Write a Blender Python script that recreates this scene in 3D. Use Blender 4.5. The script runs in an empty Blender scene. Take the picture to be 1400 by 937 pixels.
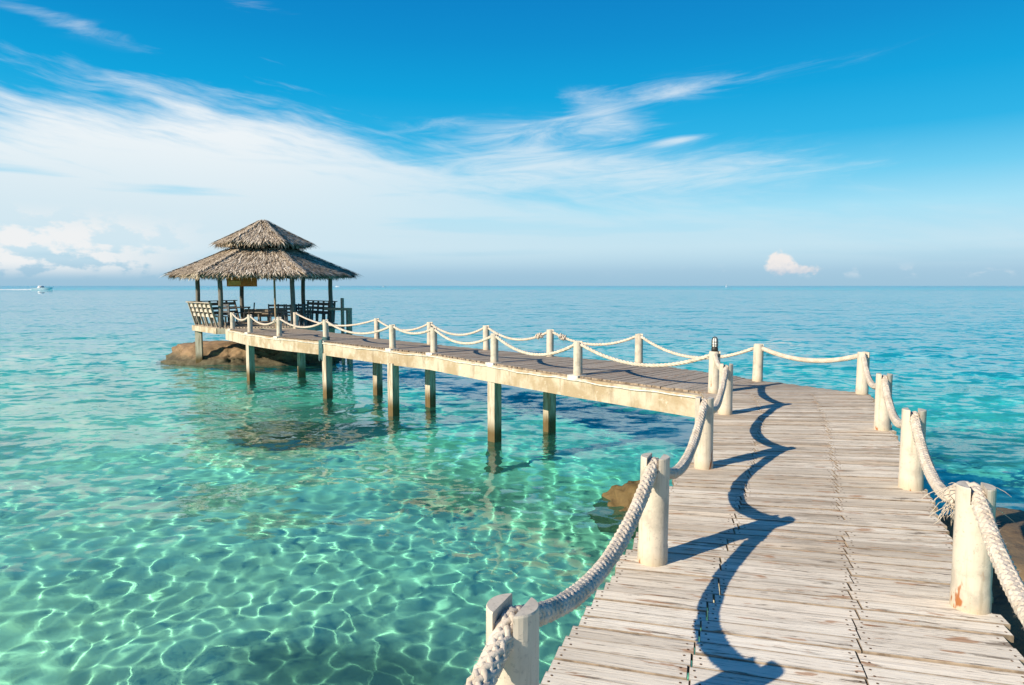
import bpy, math, random
import numpy as np
from mathutils import Vector, Matrix, noise as mnoise
R = math.radians
random.seed(7)
rng = np.random.default_rng(11)
sc = bpy.context.scene
C = sc.collection

# ------------------------------------------------------------------ camera, sky, sun, exposure
cam = bpy.data.objects.new('camera', bpy.data.cameras.new('camera'))
C.objects.link(cam)
cam.location = (0, 0, 1.7)
cam.rotation_euler = (R(90) - math.atan(77.5 / 930), 0, 0)
cam.data.sensor_width = 36
cam.data.lens = 36 * 930 / 1400
cam.data.clip_start = 0.05
cam.data.clip_end = 120000
sc.camera = cam
SUN_EL, SUN_DIR = R(26), Vector((-.82, -.57, 0)).normalized()
SUNV = Vector((SUN_DIR.x * math.cos(SUN_EL), SUN_DIR.y * math.cos(SUN_EL), math.sin(SUN_EL)))
sd = bpy.data.lights.new('sun', 'SUN')
sd.energy = 5.0
sd.angle = R(.5)
sd.color = (1, .87, .68)
sd.cycles.is_caustics_light = True
so = bpy.data.objects.new('sun', sd)
C.objects.link(so)
so.rotation_euler = SUNV.to_track_quat('Z', 'Y').to_euler()
so.location = (-20, -14, 20)
sc.view_settings.view_transform = 'Standard'
sc.view_settings.look = 'None'
sc.view_settings.exposure = 0.6
sc.view_settings.gamma = 1
sc.cycles.use_denoising = True
sc.cycles.max_bounces = 10
sc.cycles.transmission_bounces = 8
sc.cycles.sample_clamp_indirect = 6
sc.cycles.caustics_refractive = True
sc.cycles.caustics_reflective = False


class NT:
    """small helper for node trees"""
    def __init__(s, tree):
        s.t = tree
        tree.nodes.clear()

    def n(s, typ, **kw):
        nd = s.t.nodes.new('ShaderNode' + typ)
        for k, v in kw.items():
            if k.startswith('_'):
                setattr(nd, k[1:], v)
            else:
                key = int(k[1:]) if k[0] == 'i' and k[1:].isdigit() else k.replace('__', ' ')
                s.put(nd.inputs[key], v)
        return nd

    def put(s, sock, v):
        if hasattr(v, 'outputs'):
            v = v.outputs[0]
        if isinstance(v, bpy.types.NodeSocket):
            s.t.links.new(v, sock)
        else:
            if isinstance(v, tuple) and len(v) == 3 and sock.type == 'RGBA':
                v = v + (1,)
            sock.default_value = v

    def m(s, op, a, b=0., c=0., clamp=False):
        nd = s.n('Math', _operation=op, _use_clamp=clamp)
        s.put(nd.inputs[0], a); s.put(nd.inputs[1], b); s.put(nd.inputs[2], c)
        return nd.outputs[0]

    def sep(s, v):
        return s.n('SeparateXYZ', i0=v).outputs

    def comb(s, x, y, z=0.):
        return s.n('CombineXYZ', i0=x, i1=y, i2=z).outputs[0]

    def noise(s, vec, scale=5., detail=4., rough=.55, dist=0., color=False):
        nd = s.n('TexNoise', Vector=vec, Scale=scale, Detail=detail, Roughness=rough, Distortion=dist)
        return nd.outputs[1 if color else 0]

    def ss(s, v, a, b, lo=0., hi=1.):
        nd = s.n('MapRange', _interpolation_type='SMOOTHSTEP', i0=v, i1=a, i2=b, i3=lo, i4=hi)
        return nd.outputs[0]

    def lin(s, v, a, b, lo=0., hi=1.):
        return s.n('MapRange', i0=v, i1=a, i2=b, i3=lo, i4=hi).outputs[0]

    def ramp(s, v, stops, interp='LINEAR'):
        nd = s.n('ValToRGB', i0=v)
        cr = nd.color_ramp
        cr.interpolation = interp
        while len(cr.elements) < len(stops):
            cr.elements.new(.5)
        for e, (p, c) in zip(cr.elements, stops):
            e.position = p
            e.color = tuple(c) + (1,)
        return nd.outputs[0]

    def mix(s, f, a, b, mode='MIX'):
        nd = s.n('Mix', _data_type='RGBA', _blend_type=mode)
        s.put(nd.inputs[0], f); s.put(nd.inputs[6], a); s.put(nd.inputs[7], b)
        return nd.outputs[2]

    def curve(s, v, pts):
        nd = s.n('FloatCurve', i1=v)
        cv = nd.mapping.curves[0]
        while len(cv.points) < len(pts):
            cv.points.new(.5, .5)
        for p, q in zip(cv.points, pts):
            p.location = q
            p.handle_type = 'AUTO'
        nd.mapping.update()
        return nd.outputs[0]


def srgb(r, g, b):
    f = lambda c: c / 255 / 12.92 if c < 10.3 else ((c / 255 + .055) / 1.055) ** 2.4
    return (f(r), f(g), f(b))


def build_world():
    w = bpy.data.worlds.new('World')
    sc.world = w
    w.use_nodes = True
    T = NT(w.node_tree)
    d = T.n('TexCoord').outputs['Generated']
    x, y, z = T.sep(d)
    el = T.m('MULTIPLY', T.m('ARCSINE', z), 180 / math.pi)
    az = T.m('MULTIPLY', T.m('ARCTAN2', x, y), 180 / math.pi)
    sky = T.n('TexSky', _sky_type='NISHITA', _sun_disc=False)
    sky.sun_elevation = SUN_EL
    sky.sun_rotation = math.atan2(SUN_DIR.x, SUN_DIR.y)
    sky.air_density, sky.dust_density, sky.ozone_density = 1.0, .3, 4.0
    e01 = T.lin(el, -2, 62)
    st = [(-2, (150, 192, 216)), (0, (156, 195, 219)), (1.2, (160, 198, 222)), (3.2, (186, 224, 240)), (6, (166, 224, 245)),
          (8.5, (112, 206, 241)), (11.5, (40, 180, 231)), (15, (0, 164, 222)), (19, (0, 144, 209)), (24, (0, 124, 196)), (60, (0, 84, 158))]
    grad = T.ramp(e01, [((e + 2) / 64, srgb(*c)) for e, c in st], 'B_SPLINE' if False else 'LINEAR')
    grad = T.mix(1., grad, (6.6, 6.6, 6.6), 'MULTIPLY')
    base = T.mix(.97, sky.outputs[0], grad)
    # ---- clouds, in azimuth / elevation (degrees)
    # high cirrus sheet on the left: an upper boundary that falls towards the right
    top = T.m('MULTIPLY', T.curve(T.lin(az, -60, 60), [(0, .52), (.15, .55), (.21, .57), (.30, .61), (.37, .58), (.43, .50), (.50, .43), (.60, .36), (.75, .29), (1, .26)]), 25.)
    # streak coordinates: wisps run down towards the right
    sx = T.m('MULTIPLY_ADD', az, .055, T.m('MULTIPLY', el, .02))
    sy = T.m('MULTIPLY_ADD', el, .30, T.m('MULTIPLY', az, .045))
    warp = T.noise(T.comb(T.m('MULTIPLY', az, .06), T.m('MULTIPLY', el, .12), 3.), 1., 3.)
    w2 = T.m('MULTIPLY', T.m('SUBTRACT', warp, .5), 1.8)
    n1 = T.noise(T.comb(sx, T.m('ADD', sy, w2), 1.7), 1.3, 8., .58)
    n2 = T.noise(T.comb(T.m('MULTIPLY', sx, 2.), T.m('MULTIPLY_ADD', sy, 2.6, w2), 9.), 1.6, 8., .62)
    edge = T.m('DIVIDE', T.m('SUBTRACT', top, el), 4.0)
    dens = T.m('ADD', edge, T.m('MULTIPLY', T.m('SUBTRACT', n1, .5), 2.0))
    dens = T.m('ADD', dens, T.m('MULTIPLY', T.m('SUBTRACT', n2, .5), 1.5))
    dens = T.ss(dens, .0, 1.35)
    left = T.ss(az, 16, -24, .42, .98)
    cir = T.m('MULTIPLY', T.m('MULTIPLY', dens, left), T.ss(el, .3, 3.5))
    # blue slots inside the sheet
    slot = T.ss(T.noise(T.comb(T.m('MULTIPLY', az, .035), T.m('MULTIPLY', el, .42), 21.), 1.2, 5., .5), .53, .66)
    cir = T.m('MULTIPLY', cir, T.m('SUBTRACT', 1., T.m('MULTIPLY', slot, T.ss(el, 10.5, 7.5, 0., .55))))
    # thin high wisps
    n3 = T.noise(T.comb(T.m('MULTIPLY_ADD', az, .05, T.m('MULTIPLY', el, -.03)), T.m('MULTIPLY_ADD', el, .34, T.m('MULTIPLY', az, -.03)), 40.), 2.1, 10., .66, .8)

    def win(a0, e0, sa, se, k=0.):
        u = T.m('DIVIDE', T.m('SUBTRACT', az, a0), sa)
        v = T.m('DIVIDE', T.m('SUBTRACT', T.m('SUBTRACT', el, e0), T.m('MULTIPLY', T.m('SUBTRACT', az, a0), k)), se)
        r2 = T.m('ADD', T.m('MULTIPLY', u, u), T.m('MULTIPLY', v, v))
        return T.m('EXPONENT', T.m('MULTIPLY', r2, -1.))
    wl = None
    for (a0, e0, sa, se, k, g) in [(12, 15.2, 6.5, .9, .04, .74), (7.6, 13.6, 3.2, 1.2, -.1, .62), (13.2, 11.4, 2.2, .4, .12, .65), (-1, 11.6, 7, 1.6, -.12, .7), (5, 12.6, 6, 1.2, -.05, .42), (23, 16.2, 7, .8, .04, .24), (13, 9.3, 13, 2.2, .0, .5),
                                   (-33, 17.6, 6, .6, -.14, .5), (-21, 20.6, 3.4, .6, -.1, .5), (2, 9.0, 8, 1.3, .0, .65), (17, 8.3, 11, 1.5, .0, .4), (-12, 9.5, 9, 1.6, -.05, .5)]:
        t = T.m('MULTIPLY', win(a0, e0, sa, se, k), g)
        wl = t if wl is None else T.m('ADD', wl, t)
    wl = T.m('MULTIPLY', T.ss(T.m('MULTIPLY_ADD', T.m('SUBTRACT', n3, .5), 1.5, T.m('MULTIPLY', wl, .8)), .12, 1.15), T.ss(wl, 0, .3), clamp=True)
    cir = T.m('ADD', cir, T.m('MULTIPLY', wl, T.m('SUBTRACT', .8, T.m('MULTIPLY', cir, .8))), clamp=True)
    col = T.mix(cir, base, T.mix(T.ss(el, 14, 3), tuple(6.6 * c for c in srgb(244, 248, 250)), tuple(6.6 * c for c in srgb(210, 231, 241))))
    # cumulus banks low over the horizon
    pv = T.comb(T.m('MULTIPLY', az, .42), T.m('MULTIPLY', el, .75), 5.)
    pn = T.noise(pv, 1., 7., .56)
    bank = T.m('MULTIPLY', T.ss(az, -21, -33), T.m('MULTIPLY', T.ss(el, 5.9, 3.6), T.ss(el, .3, 1.8)))
    b2 = T.m('MULTIPLY', T.ss(az, 4, 30), T.m('MULTIPLY', T.ss(el, 1.9, 1.0), T.ss(el, .4, .9)))
    cum = T.m('ADD', T.m('MULTIPLY', T.ss(pn, .42, .54), T.m('MULTIPLY', bank, 1.1)), T.m('MULTIPLY', T.ss(pn, .54, .66), T.m('MULTIPLY', b2, .3)))
    pn2 = T.noise(T.comb(T.m('MULTIPLY', az, 1.), T.m('MULTIPLY', el, 1.1), 2.), 1.5, 6., .6)
    puff = T.m('ADD', win(21.3, 1.8, 1.15, 1.05), T.m('MULTIPLY', win(23.3, 1.25, 1.6, .5), .75))
    puff = T.ss(T.m('MULTIPLY_ADD', T.m('SUBTRACT', pn2, .5), 1.0, puff), .38, .75)
    pshade = T.mix(T.ss(T.m('ADD', el, T.m('MULTIPLY', pn2, 2.2)), 1.6, 3.2), tuple(6.6 * c for c in srgb(196, 208, 222)), tuple(6.6 * c for c in srgb(250, 240, 234)))
    col = T.mix(T.m('MULTIPLY', cum, .9), col, tuple(6.6 * c for c in srgb(240, 242, 243)))
    col = T.mix(T.m('MULTIPLY', puff, .85), col, pshade)
    bg = T.n('Background', Color=col, Strength=.1)
    T.t.links.new(bg.outputs[0], T.n('OutputWorld').inputs[0])


build_world()

# ------------------------------------------------------------------ mesh helpers
class MB:
    """collects shapes; build() links them as ONE mesh object"""
    def __init__(s):
        s.v, s.f, s.mi, s.uv, s.rnd, s.sm = [], [], [], {}, {}, []

    def add(s, verts, faces, mi=0, smooth=False, uv=None, rnd=None):
        o = len(s.v)
        s.v += [tuple(p) for p in verts]
        for f in faces:
            if rnd is not None:
                s.rnd[len(s.f)] = rnd
            if uv is not None:
                s.uv[len(s.f)] = [uv[i] for i in f]
            s.f.append([i + o for i in f])
            s.mi.append(mi)
            s.sm.append(smooth)

    def box(s, c, size, rot=None, **kw):
        hx, hy, hz = [q / 2 for q in size]
        vs = [Vector((x, y, z)) for z in (-hz, hz) for x, y in ((-hx, -hy), (hx, -hy), (hx, hy), (-hx, hy))]
        if rot is not None:
            vs = [rot @ q for q in vs]
        c = Vector(c)
        s.add([q + c for q in vs], [(3, 2, 1, 0), (4, 5, 6, 7), (0, 1, 5, 4), (1, 2, 6, 5), (2, 3, 7, 6), (3, 0, 4, 7)], **kw)

    def bar(s, a, b, w, h, up=(0, 0, 1), **kw):
        a, b = Vector(a), Vector(b)
        d = (b - a)
        y = d.normalized()
        u = Vector(up)
        x = y.cross(u)
        if x.length < 1e-4:
            x = y.cross(Vector((1, 0, 0)))
        x.normalize()
        z = x.cross(y)
        s.box((a + b) / 2, (w, d.length, h), Matrix((x, y, z)).transposed(), **kw)

    def tube(s, pts, rad, n=8, cap=True, smooth=True, **kw):
        pts = [Vector(p) for p in pts]
        m = len(pts)
        rad = rad if hasattr(rad, '__len__') else [rad] * m
        vs, up = [], None
        for i, p in enumerate(pts):
            t = (pts[min(i + 1, m - 1)] - pts[max(i - 1, 0)]).normalized()
            if up is None:
                up = t.orthogonal().normalized()
            else:
                up = (up - t * up.dot(t)).normalized()
            b = t.cross(up)
            for k in range(n):
                a = 2 * math.pi * k / n
                vs.append(p + (up * math.cos(a) + b * math.sin(a)) * rad[i])
        fs = [(i * n + k, i * n + (k + 1) % n, (i + 1) * n + (k + 1) % n, (i + 1) * n + k) for i in range(m - 1) for k in range(n)]
        s.add(vs, fs, smooth=smooth, **kw)
        if cap:
            s.add(vs[:n], [tuple(range(n))[::-1]], **kw)
            s.add(vs[-n:], [tuple(range(n))], **kw)

    def lathe(s, prof, n=24, c=(0, 0, 0), smooth=True, **kw):
        vs = [(c[0] + r * math.cos(2 * math.pi * k / n), c[1] + r * math.sin(2 * math.pi * k / n), c[2] + z) for r, z in prof for k in range(n)]
        fs = [(i * n + k, i * n + (k + 1) % n, (i + 1) * n + (k + 1) % n, (i + 1) * n + k) for i in range(len(prof) - 1) for k in range(n)]
        s.add(vs, fs, smooth=smooth, **kw)

    def build(s, name, mats, parent=None, loc=None):
        me = bpy.data.meshes.new(name)
        me.from_pydata(s.v, [], s.f)
        me.polygons.foreach_set('material_index', s.mi)
        me.polygons.foreach_set('use_smooth', s.sm)
        if s.uv:
            ul = me.uv_layers.new(name='grain')
            for p in me.polygons:
                if p.index in s.uv:
                    for li, q in zip(p.loop_indices, s.uv[p.index]):
                        ul.data[li].uv = q
        if s.rnd:
            at = me.attributes.new('rnd', 'FLOAT', 'FACE')
            at.data.foreach_set('value', [s.rnd.get(i, 0.) for i in range(len(s.f))])
        for mt in (mats if isinstance(mats, (list, tuple)) else [mats]):
            me.materials.append(mt)
        me.update()
        o = bpy.data.objects.new(name, me)
        C.objects.link(o)
        if parent:
            o.parent = parent
        if loc is not None:
            o.location = loc
        return o


def tag(o, label=None, cat=None, group=None, kind=None):
    if label: o['label'] = label
    if cat: o['category'] = cat
    if group: o['group'] = group
    if kind: o['kind'] = kind
    return o


def empty(name, loc=(0, 0, 0), rz=0.):
    o = bpy.data.objects.new(name, None)
    C.objects.link(o)
    o.location = loc
    o.rotation_euler.z = rz
    return o


def copy_tree(o, parent=None):
    c = o.copy()
    C.objects.link(c)
    c.parent = parent
    for ch in list(o.children):
        copy_tree(ch, c)
    return c


# ------------------------------------------------------------------ materials
def material(name):
    m = bpy.data.materials.new(name)
    m.use_nodes = True
    T = NT(m.node_tree)
    return m, T


def finish(T, col, rough=.8, bump=None, bs=.3, bd=.01, spec=.3, **kw):
    p = T.n('BsdfPrincipled', **{'Base__Color': col, 'Roughness': rough, 'Specular__IOR__Level': spec}, **kw)
    if bump is not None:
        b = T.n('Bump', Strength=bs, Distance=bd, Height=bump)
        T.t.links.new(b.outputs[0], p.inputs['Normal'])
    T.t.links.new(p.outputs[0], T.n('OutputMaterial').inputs[0])
    return p


def deck_material():
    m, T = material('weathered deck boards')
    uv = T.n('UVMap', _uv_map='grain').outputs[0]
    u, v, _ = T.sep(uv)
    rnd = T.n('Attribute', _attribute_name='rnd').outputs['Fac']
    pos = T.n('NewGeometry').outputs['Position']
    ro = T.m('MULTIPLY', rnd, 57.)
    g1 = T.noise(T.comb(T.m('MULTIPLY_ADD', u, 1.4, ro), T.m('MULTIPLY', v, 55.), ro), 1., 5., .6)
    g2 = T.noise(T.comb(T.m('MULTIPLY_ADD', u, 5., ro), T.m('MULTIPLY', v, 190.), ro), 1., 4., .65)
    blot = T.noise(T.comb(T.m('MULTIPLY_ADD', u, 2.2, ro), T.m('MULTIPLY', v, 9.), ro), 1., 5., .6)
    area = T.noise(pos, .55, 3., .5)
    g3 = T.noise(T.comb(T.m('MULTIPLY_ADD', u, 3.2, ro), T.m('MULTIPLY', v, 26.), ro), 1., 6., .68)
    base = T.ramp(g1, [(.30, (.36, .29, .22)), (.40, (.64, .56, .47)), (.49, (.80, .72, .62)), (.72, (.88, .81, .72))])
    base = T.mix(T.ss(rnd, .15, .95, 0., .3), base, (.42, .35, .28))
    base = T.mix(1., base, T.ramp(T.n('TexWhiteNoise', _noise_dimensions='1D', W=ro), [(0, (.62, .56, .50)), (.12, (.80, .76, .72)), (.5, (1.0, .98, .95)), (.8, (1.08, 1.08, 1.08)), (1, (.95, .86, .76))]), 'MULTIPLY')
    px, py, pz = T.sep(pos)
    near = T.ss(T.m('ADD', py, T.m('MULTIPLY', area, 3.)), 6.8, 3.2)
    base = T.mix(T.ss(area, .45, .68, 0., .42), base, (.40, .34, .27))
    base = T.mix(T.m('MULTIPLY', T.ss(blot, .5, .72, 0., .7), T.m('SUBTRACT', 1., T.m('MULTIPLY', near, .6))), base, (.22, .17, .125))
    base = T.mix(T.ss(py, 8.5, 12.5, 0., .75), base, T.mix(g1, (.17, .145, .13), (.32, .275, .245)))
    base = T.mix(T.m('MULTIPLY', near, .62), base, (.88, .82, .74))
    base = T.mix(1., base, (1.0, 1.0, .96), 'MULTIPLY')
    base = T.mix(T.ss(g3, .57, .64, 0., .8), base, (.15, .11, .075))
    base = T.mix(T.ss(g2, .57, .66, 0., .8), base, (.09, .065, .045))
    base = T.mix(T.ss(v, .045, .050, 0., .25), base, (.10, .08, .06))
    base = T.mix(T.ss(v, -.045, -.050, 0., .25), base, (.10, .08, .06))
    rust = T.m('MULTIPLY', T.ss(T.noise(T.comb(T.m('MULTIPLY_ADD', u, 4.5, ro), T.m('MULTIPLY', v, 22.), ro), 1., 3., .5), .61, .68), .7)
    base = T.mix(rust, base, (.36, .16, .06))
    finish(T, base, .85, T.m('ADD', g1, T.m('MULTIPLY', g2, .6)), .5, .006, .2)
    return m


def paint_material(name='cream paint', base=(.56, .50, .41), dirt=(.30, .25, .18), scale=1.):
    m, T = material(name)
    tc = T.n('TexCoord').outputs['Object']
    x, y, z = T.sep(tc)
    ri = T.n('ObjectInfo').outputs['Random']
    sh = T.comb(T.m('MULTIPLY', ri, 31.), T.m('MULTIPLY', ri, 17.), T.m('MULTIPLY', ri, 9.))
    tv = T.n('VectorMath', _operation='ADD', i0=tc, i1=sh).outputs[0]
    n1 = T.noise(tv, 9., 5.)
    st = T.noise(T.n('VectorMath', _operation='MULTIPLY', i0=tv, i1=(28., 28., 2.2)).outputs[0], 1., 4., .6)
    c = T.mix(T.ss(n1, .4, .75, 0., .35), base, tuple(.8 * b for b in base))
    c = T.mix(T.ss(st, .52, .72, 0., .55), c, dirt)
    ck = T.noise(T.n('VectorMath', _operation='MULTIPLY', i0=tv, i1=(60., 60., 3.)).outputs[0], 1., 5., .7)
    c = T.mix(T.ss(ck, .63, .68, 0., .6), c, (.17, .14, .11))
    chip = T.noise(tv, 22., 6., .7)
    c = T.mix(T.ss(chip, .60, .63, 0., .65), c, (.40, .36, .31))
    c = T.mix(T.m('MULTIPLY', T.ss(T.m('ADD', z, T.m('MULTIPLY', n1, .16)), .20, .06), .55), c, (.42, .33, .21))
    gr = T.noise(tv, 4.5, 6., .65)
    c = T.mix(T.ss(gr, .50, .66, 0., .5), c, (.30, .27, .225))
    rs = T.noise(T.n('VectorMath', _operation='MULTIPLY', i0=tv, i1=(14., 14., 5.)).outputs[0], 1., 3.)
    c = T.mix(T.m('MULTIPLY', T.ss(rs, .62, .68), T.ss(z, .34, .05)), c, (.30, .11, .035))
    sp = T.noise(tv, 70., 2.)
    c = T.mix(T.ss(sp, .66, .72, 0., .5), c, (.25, .21, .16))
    finish(T, c, .62, T.m('ADD', n1, T.m('MULTIPLY', sp, .4)), .35, .004, .35)
    return m


def beam_material():
    m, T = material('worn cream beam paint')
    pos = T.n('NewGeometry').outputs['Position']
    n1 = T.noise(pos, 1.6, 6., .6)
    x, y, z = T.sep(pos)
    st = T.noise(T.n('VectorMath', _operation='MULTIPLY', i0=pos, i1=(5., 5., .9)).outputs[0], 1., 5., .65)
    c = T.mix(T.ss(n1, .42, .62), (.52, .45, .345), (.37, .285, .18))
    c = T.mix(T.ss(st, .5, .68, 0., .65), c, (.25, .19, .12))
    c = T.mix(T.ss(T.noise(pos, 7., 4.), .6, .72, 0., .5), c, (.66, .61, .52))
    c = T.mix(T.ss(T.noise(pos, 3., 5., .7), .64, .7, 0., .7), c, (.17, .14, .11))
    finish(T, c, .75, T.noise(pos, 18., 5.), .5, .01)
    return m


def pillar_material():
    m, T = material('pillar concrete')
    pos = T.n('NewGeometry').outputs['Position']
    x, y, z = T.sep(pos)
    st = T.noise(T.n('VectorMath', _operation='MULTIPLY', i0=pos, i1=(11., 11., 1.3)).outputs[0], 1., 5., .65)
    c = T.mix(T.ss(st, .4, .65), (.56, .50, .40), (.30, .24, .165))
    tide = T.ss(T.m('ADD', z, T.m('MULTIPLY', st, .5)), -.95, -1.35)
    c = T.mix(tide, c, T.mix(st, (.06, .045, .02), (.20, .13, .05)))
    finish(T, c, .75, st, .5, .01)
    return m


def simple_material(name, col, col2=None, scale=6., rough=.8, bs=.3, stretch=(1, 1, 1), spec=.3, metal=0.):
    m, T = material(name)
    tc = T.n('TexCoord').outputs['Object']
    tv = T.n('VectorMath', _operation='MULTIPLY', i0=tc, i1=tuple(float(q) for q in stretch)).outputs[0]
    n1 = T.noise(tv, scale, 5., .6)
    c = T.mix(T.ss(n1, .35, .68), col, col2 or tuple(.6 * q for q in col))
    finish(T, c, rough, n1, bs, .008, spec, Metallic=metal)
    return m


def rnd_material(name, stops, rough=.9, wear=None):
    """a colour per strand from the face attribute rnd"""
    m, T = material(name)
    rnd = T.n('Attribute', _attribute_name='rnd').outputs['Fac']
    pos = T.n('NewGeometry').outputs['Position']
    n = T.noise(pos, 2.2, 4.)
    f = T.m('ADD', rnd, T.m('MULTIPLY', T.m('SUBTRACT', n, .5), .5), clamp=True)
    c = T.ramp(f, stops)
    finish(T, c, rough, None, spec=.15)
    return m


def rope_material():
    m, T = material('old braided rope')
    tc = T.n('NewGeometry').outputs['Position']
    n1 = T.noise(tc, 14., 4.)
    n2 = T.noise(tc, 120., 3.)
    c = T.mix(T.ss(n1, .35, .7), (.58, .52, .445), (.47, .40, .32))
    c = T.mix(T.ss(n2, .55, .75, 0., .5), c, (.34, .27, .20))
    finish(T, c, .95, n2, .7, .003, .1)
    return m


def rock_material(name, a, b, wet=-1.45, wetcol=(.035, .03, .018)):
    m, T = material(name)
    pos = T.n('NewGeometry').outputs['Position']
    x, y, z = T.sep(pos)
    n1 = T.noise(pos, 1.3, 7., .62)
    n2 = T.noise(pos, 7., 6., .6)
    c = T.mix(T.ss(n1, .38, .64), a, b)
    c = T.mix(T.ss(n2, .55, .72, 0., .65), c, (.07, .05, .035))
    c = T.mix(T.ss(T.m('ADD', z, T.m('MULTIPLY', n2, .35)), wet + .3, wet), c, T.mix(n2, wetcol, tuple(4.5 * q for q in wetcol)))
    finish(T, c, .8, T.m('ADD', n1, n2), .6, .05)
    return m


M = {}
M['deck'] = deck_material()
M['edge'] = simple_material('gap shaded board edges', (.34, .27, .20), (.14, .105, .075), 9., .9)  # shade of the gaps put into the colour of the board sides
M['nail'] = simple_material('rusty nail heads', (.06, .035, .02), (.14, .06, .025), 60.)
M['post'] = paint_material()
M['beam'] = beam_material()
M['pillar'] = pillar_material()
M['rope'] = rope_material()
M['cable'] = simple_material('white conduit', (.72, .69, .62), (.5, .46, .4), 9.)
M['wood_grey'] = simple_material('grey weathered timber', (.20, .17, .145), (.11, .09, .075), 7., stretch=(6, 6, 1))
M['wood_pale'] = simple_material('pale weathered timber', (.42, .36, .29), (.27, .215, .165), 7., stretch=(2, 2, 5))
M['wood_white'] = simple_material('worn whitewashed slats', (.62, .56, .49), (.40, .33, .27), 9.)
M['wood_blue'] = simple_material('dark blue grey timber', (.13, .145, .16), (.08, .085, .09), 8.)
M['log'] = simple_material('greyed log columns', (.20, .185, .16), (.10, .10, .09), 9., stretch=(5, 5, .8))
M['bamboo'] = simple_material('bamboo pole', (.36, .27, .17), (.22, .16, .10), 9., stretch=(4, 4, 1))
M['sign'] = simple_material('varnished sign board', (.60, .22, .05), (.45, .15, .03), 5., stretch=(1, 1, 5), rough=.5)
M['sign_light'] = simple_material('pale sign panel', (.78, .48, .15), (.65, .36, .1), 5., rough=.5)
M['black'] = simple_material('black lamp metal', (.02, .02, .02), (.04, .035, .03), 30., .5)
M['opal'] = simple_material('opal lamp glass', (.80, .80, .78), (.70, .70, .66), 12., .25)
M['teal'] = simple_material('teal tie cloth', (.09, .18, .18), (.05, .11, .12), 18., .9)
M['hull'] = simple_material('white boat hull', (.8, .8, .8), (.72, .73, .75), 2., .4)
M['hull_dark'] = simple_material('dark boat glazing', (.06, .07, .09), (.1, .11, .13), 2., .3)
M['foam'] = simple_material('white foam', (.62, .66, .68), (.5, .56, .6), .6, .9)
M['thatch'] = rnd_material('dry palm thatch', [(0, (.10, .07, .045)), (.25, (.23, .175, .125)), (.5, (.39, .315, .235)), (.75, (.56, .465, .355)), (1, (.76, .66, .53))])
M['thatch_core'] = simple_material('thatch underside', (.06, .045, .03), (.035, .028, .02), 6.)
M['rock'] = rock_material('brown granite', (.29, .19, .105), (.17, .115, .065))
M['rock_under'] = rock_material('algae covered rock', (.09, .062, .027), (.25, .18, .08), wet=-1.35, wetcol=(.05, .034, .013))
M['rock_sunk'] = rock_material('dark sunken rock', (.10, .07, .03), (.22, .16, .075), wet=-9)
M['rock_shore'] = rock_material('tan shore rock', (.22, .155, .085), (.14, .10, .06), wet=-1.75)

WATER_Z = -1.8
BED_Z = -3.9
# ------------------------------------------------------------------ setting: water and sea bed
def mesh_np(name, V, F, mat, smooth=True):
    me = bpy.data.meshes.new(name)
    me.vertices.add(len(V))
    me.vertices.foreach_set('co', V.astype(np.float32).ravel())
    me.loops.add(F.size)
    me.loops.foreach_set('vertex_index', F.astype(np.int32).ravel())
    me.polygons.add(len(F))
    me.polygons.foreach_set('loop_start', np.arange(0, F.size, 4, dtype=np.int32))
    me.polygons.foreach_set('loop_total', np.full(len(F), 4, dtype=np.int32))
    me.update(calc_edges=True)
    me.polygons.foreach_set('use_smooth', np.full(len(F), smooth))
    me.materials.append(mat)
    o = bpy.data.objects.new(name, me)
    C.objects.link(o)
    return o


def polar(angs, rads):
    A, Rr = np.meshgrid(angs, rads)
    X, Y = Rr * np.sin(A), Rr * np.cos(A)
    m, n = A.shape
    i = np.arange(m * n).reshape(m, n)
    F = np.stack([i[:-1, :-1], i[1:, :-1], i[1:, 1:], i[:-1, 1:]], -1).reshape(-1, 4)[:, ::-1]
    return X, Y, Rr, F


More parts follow.
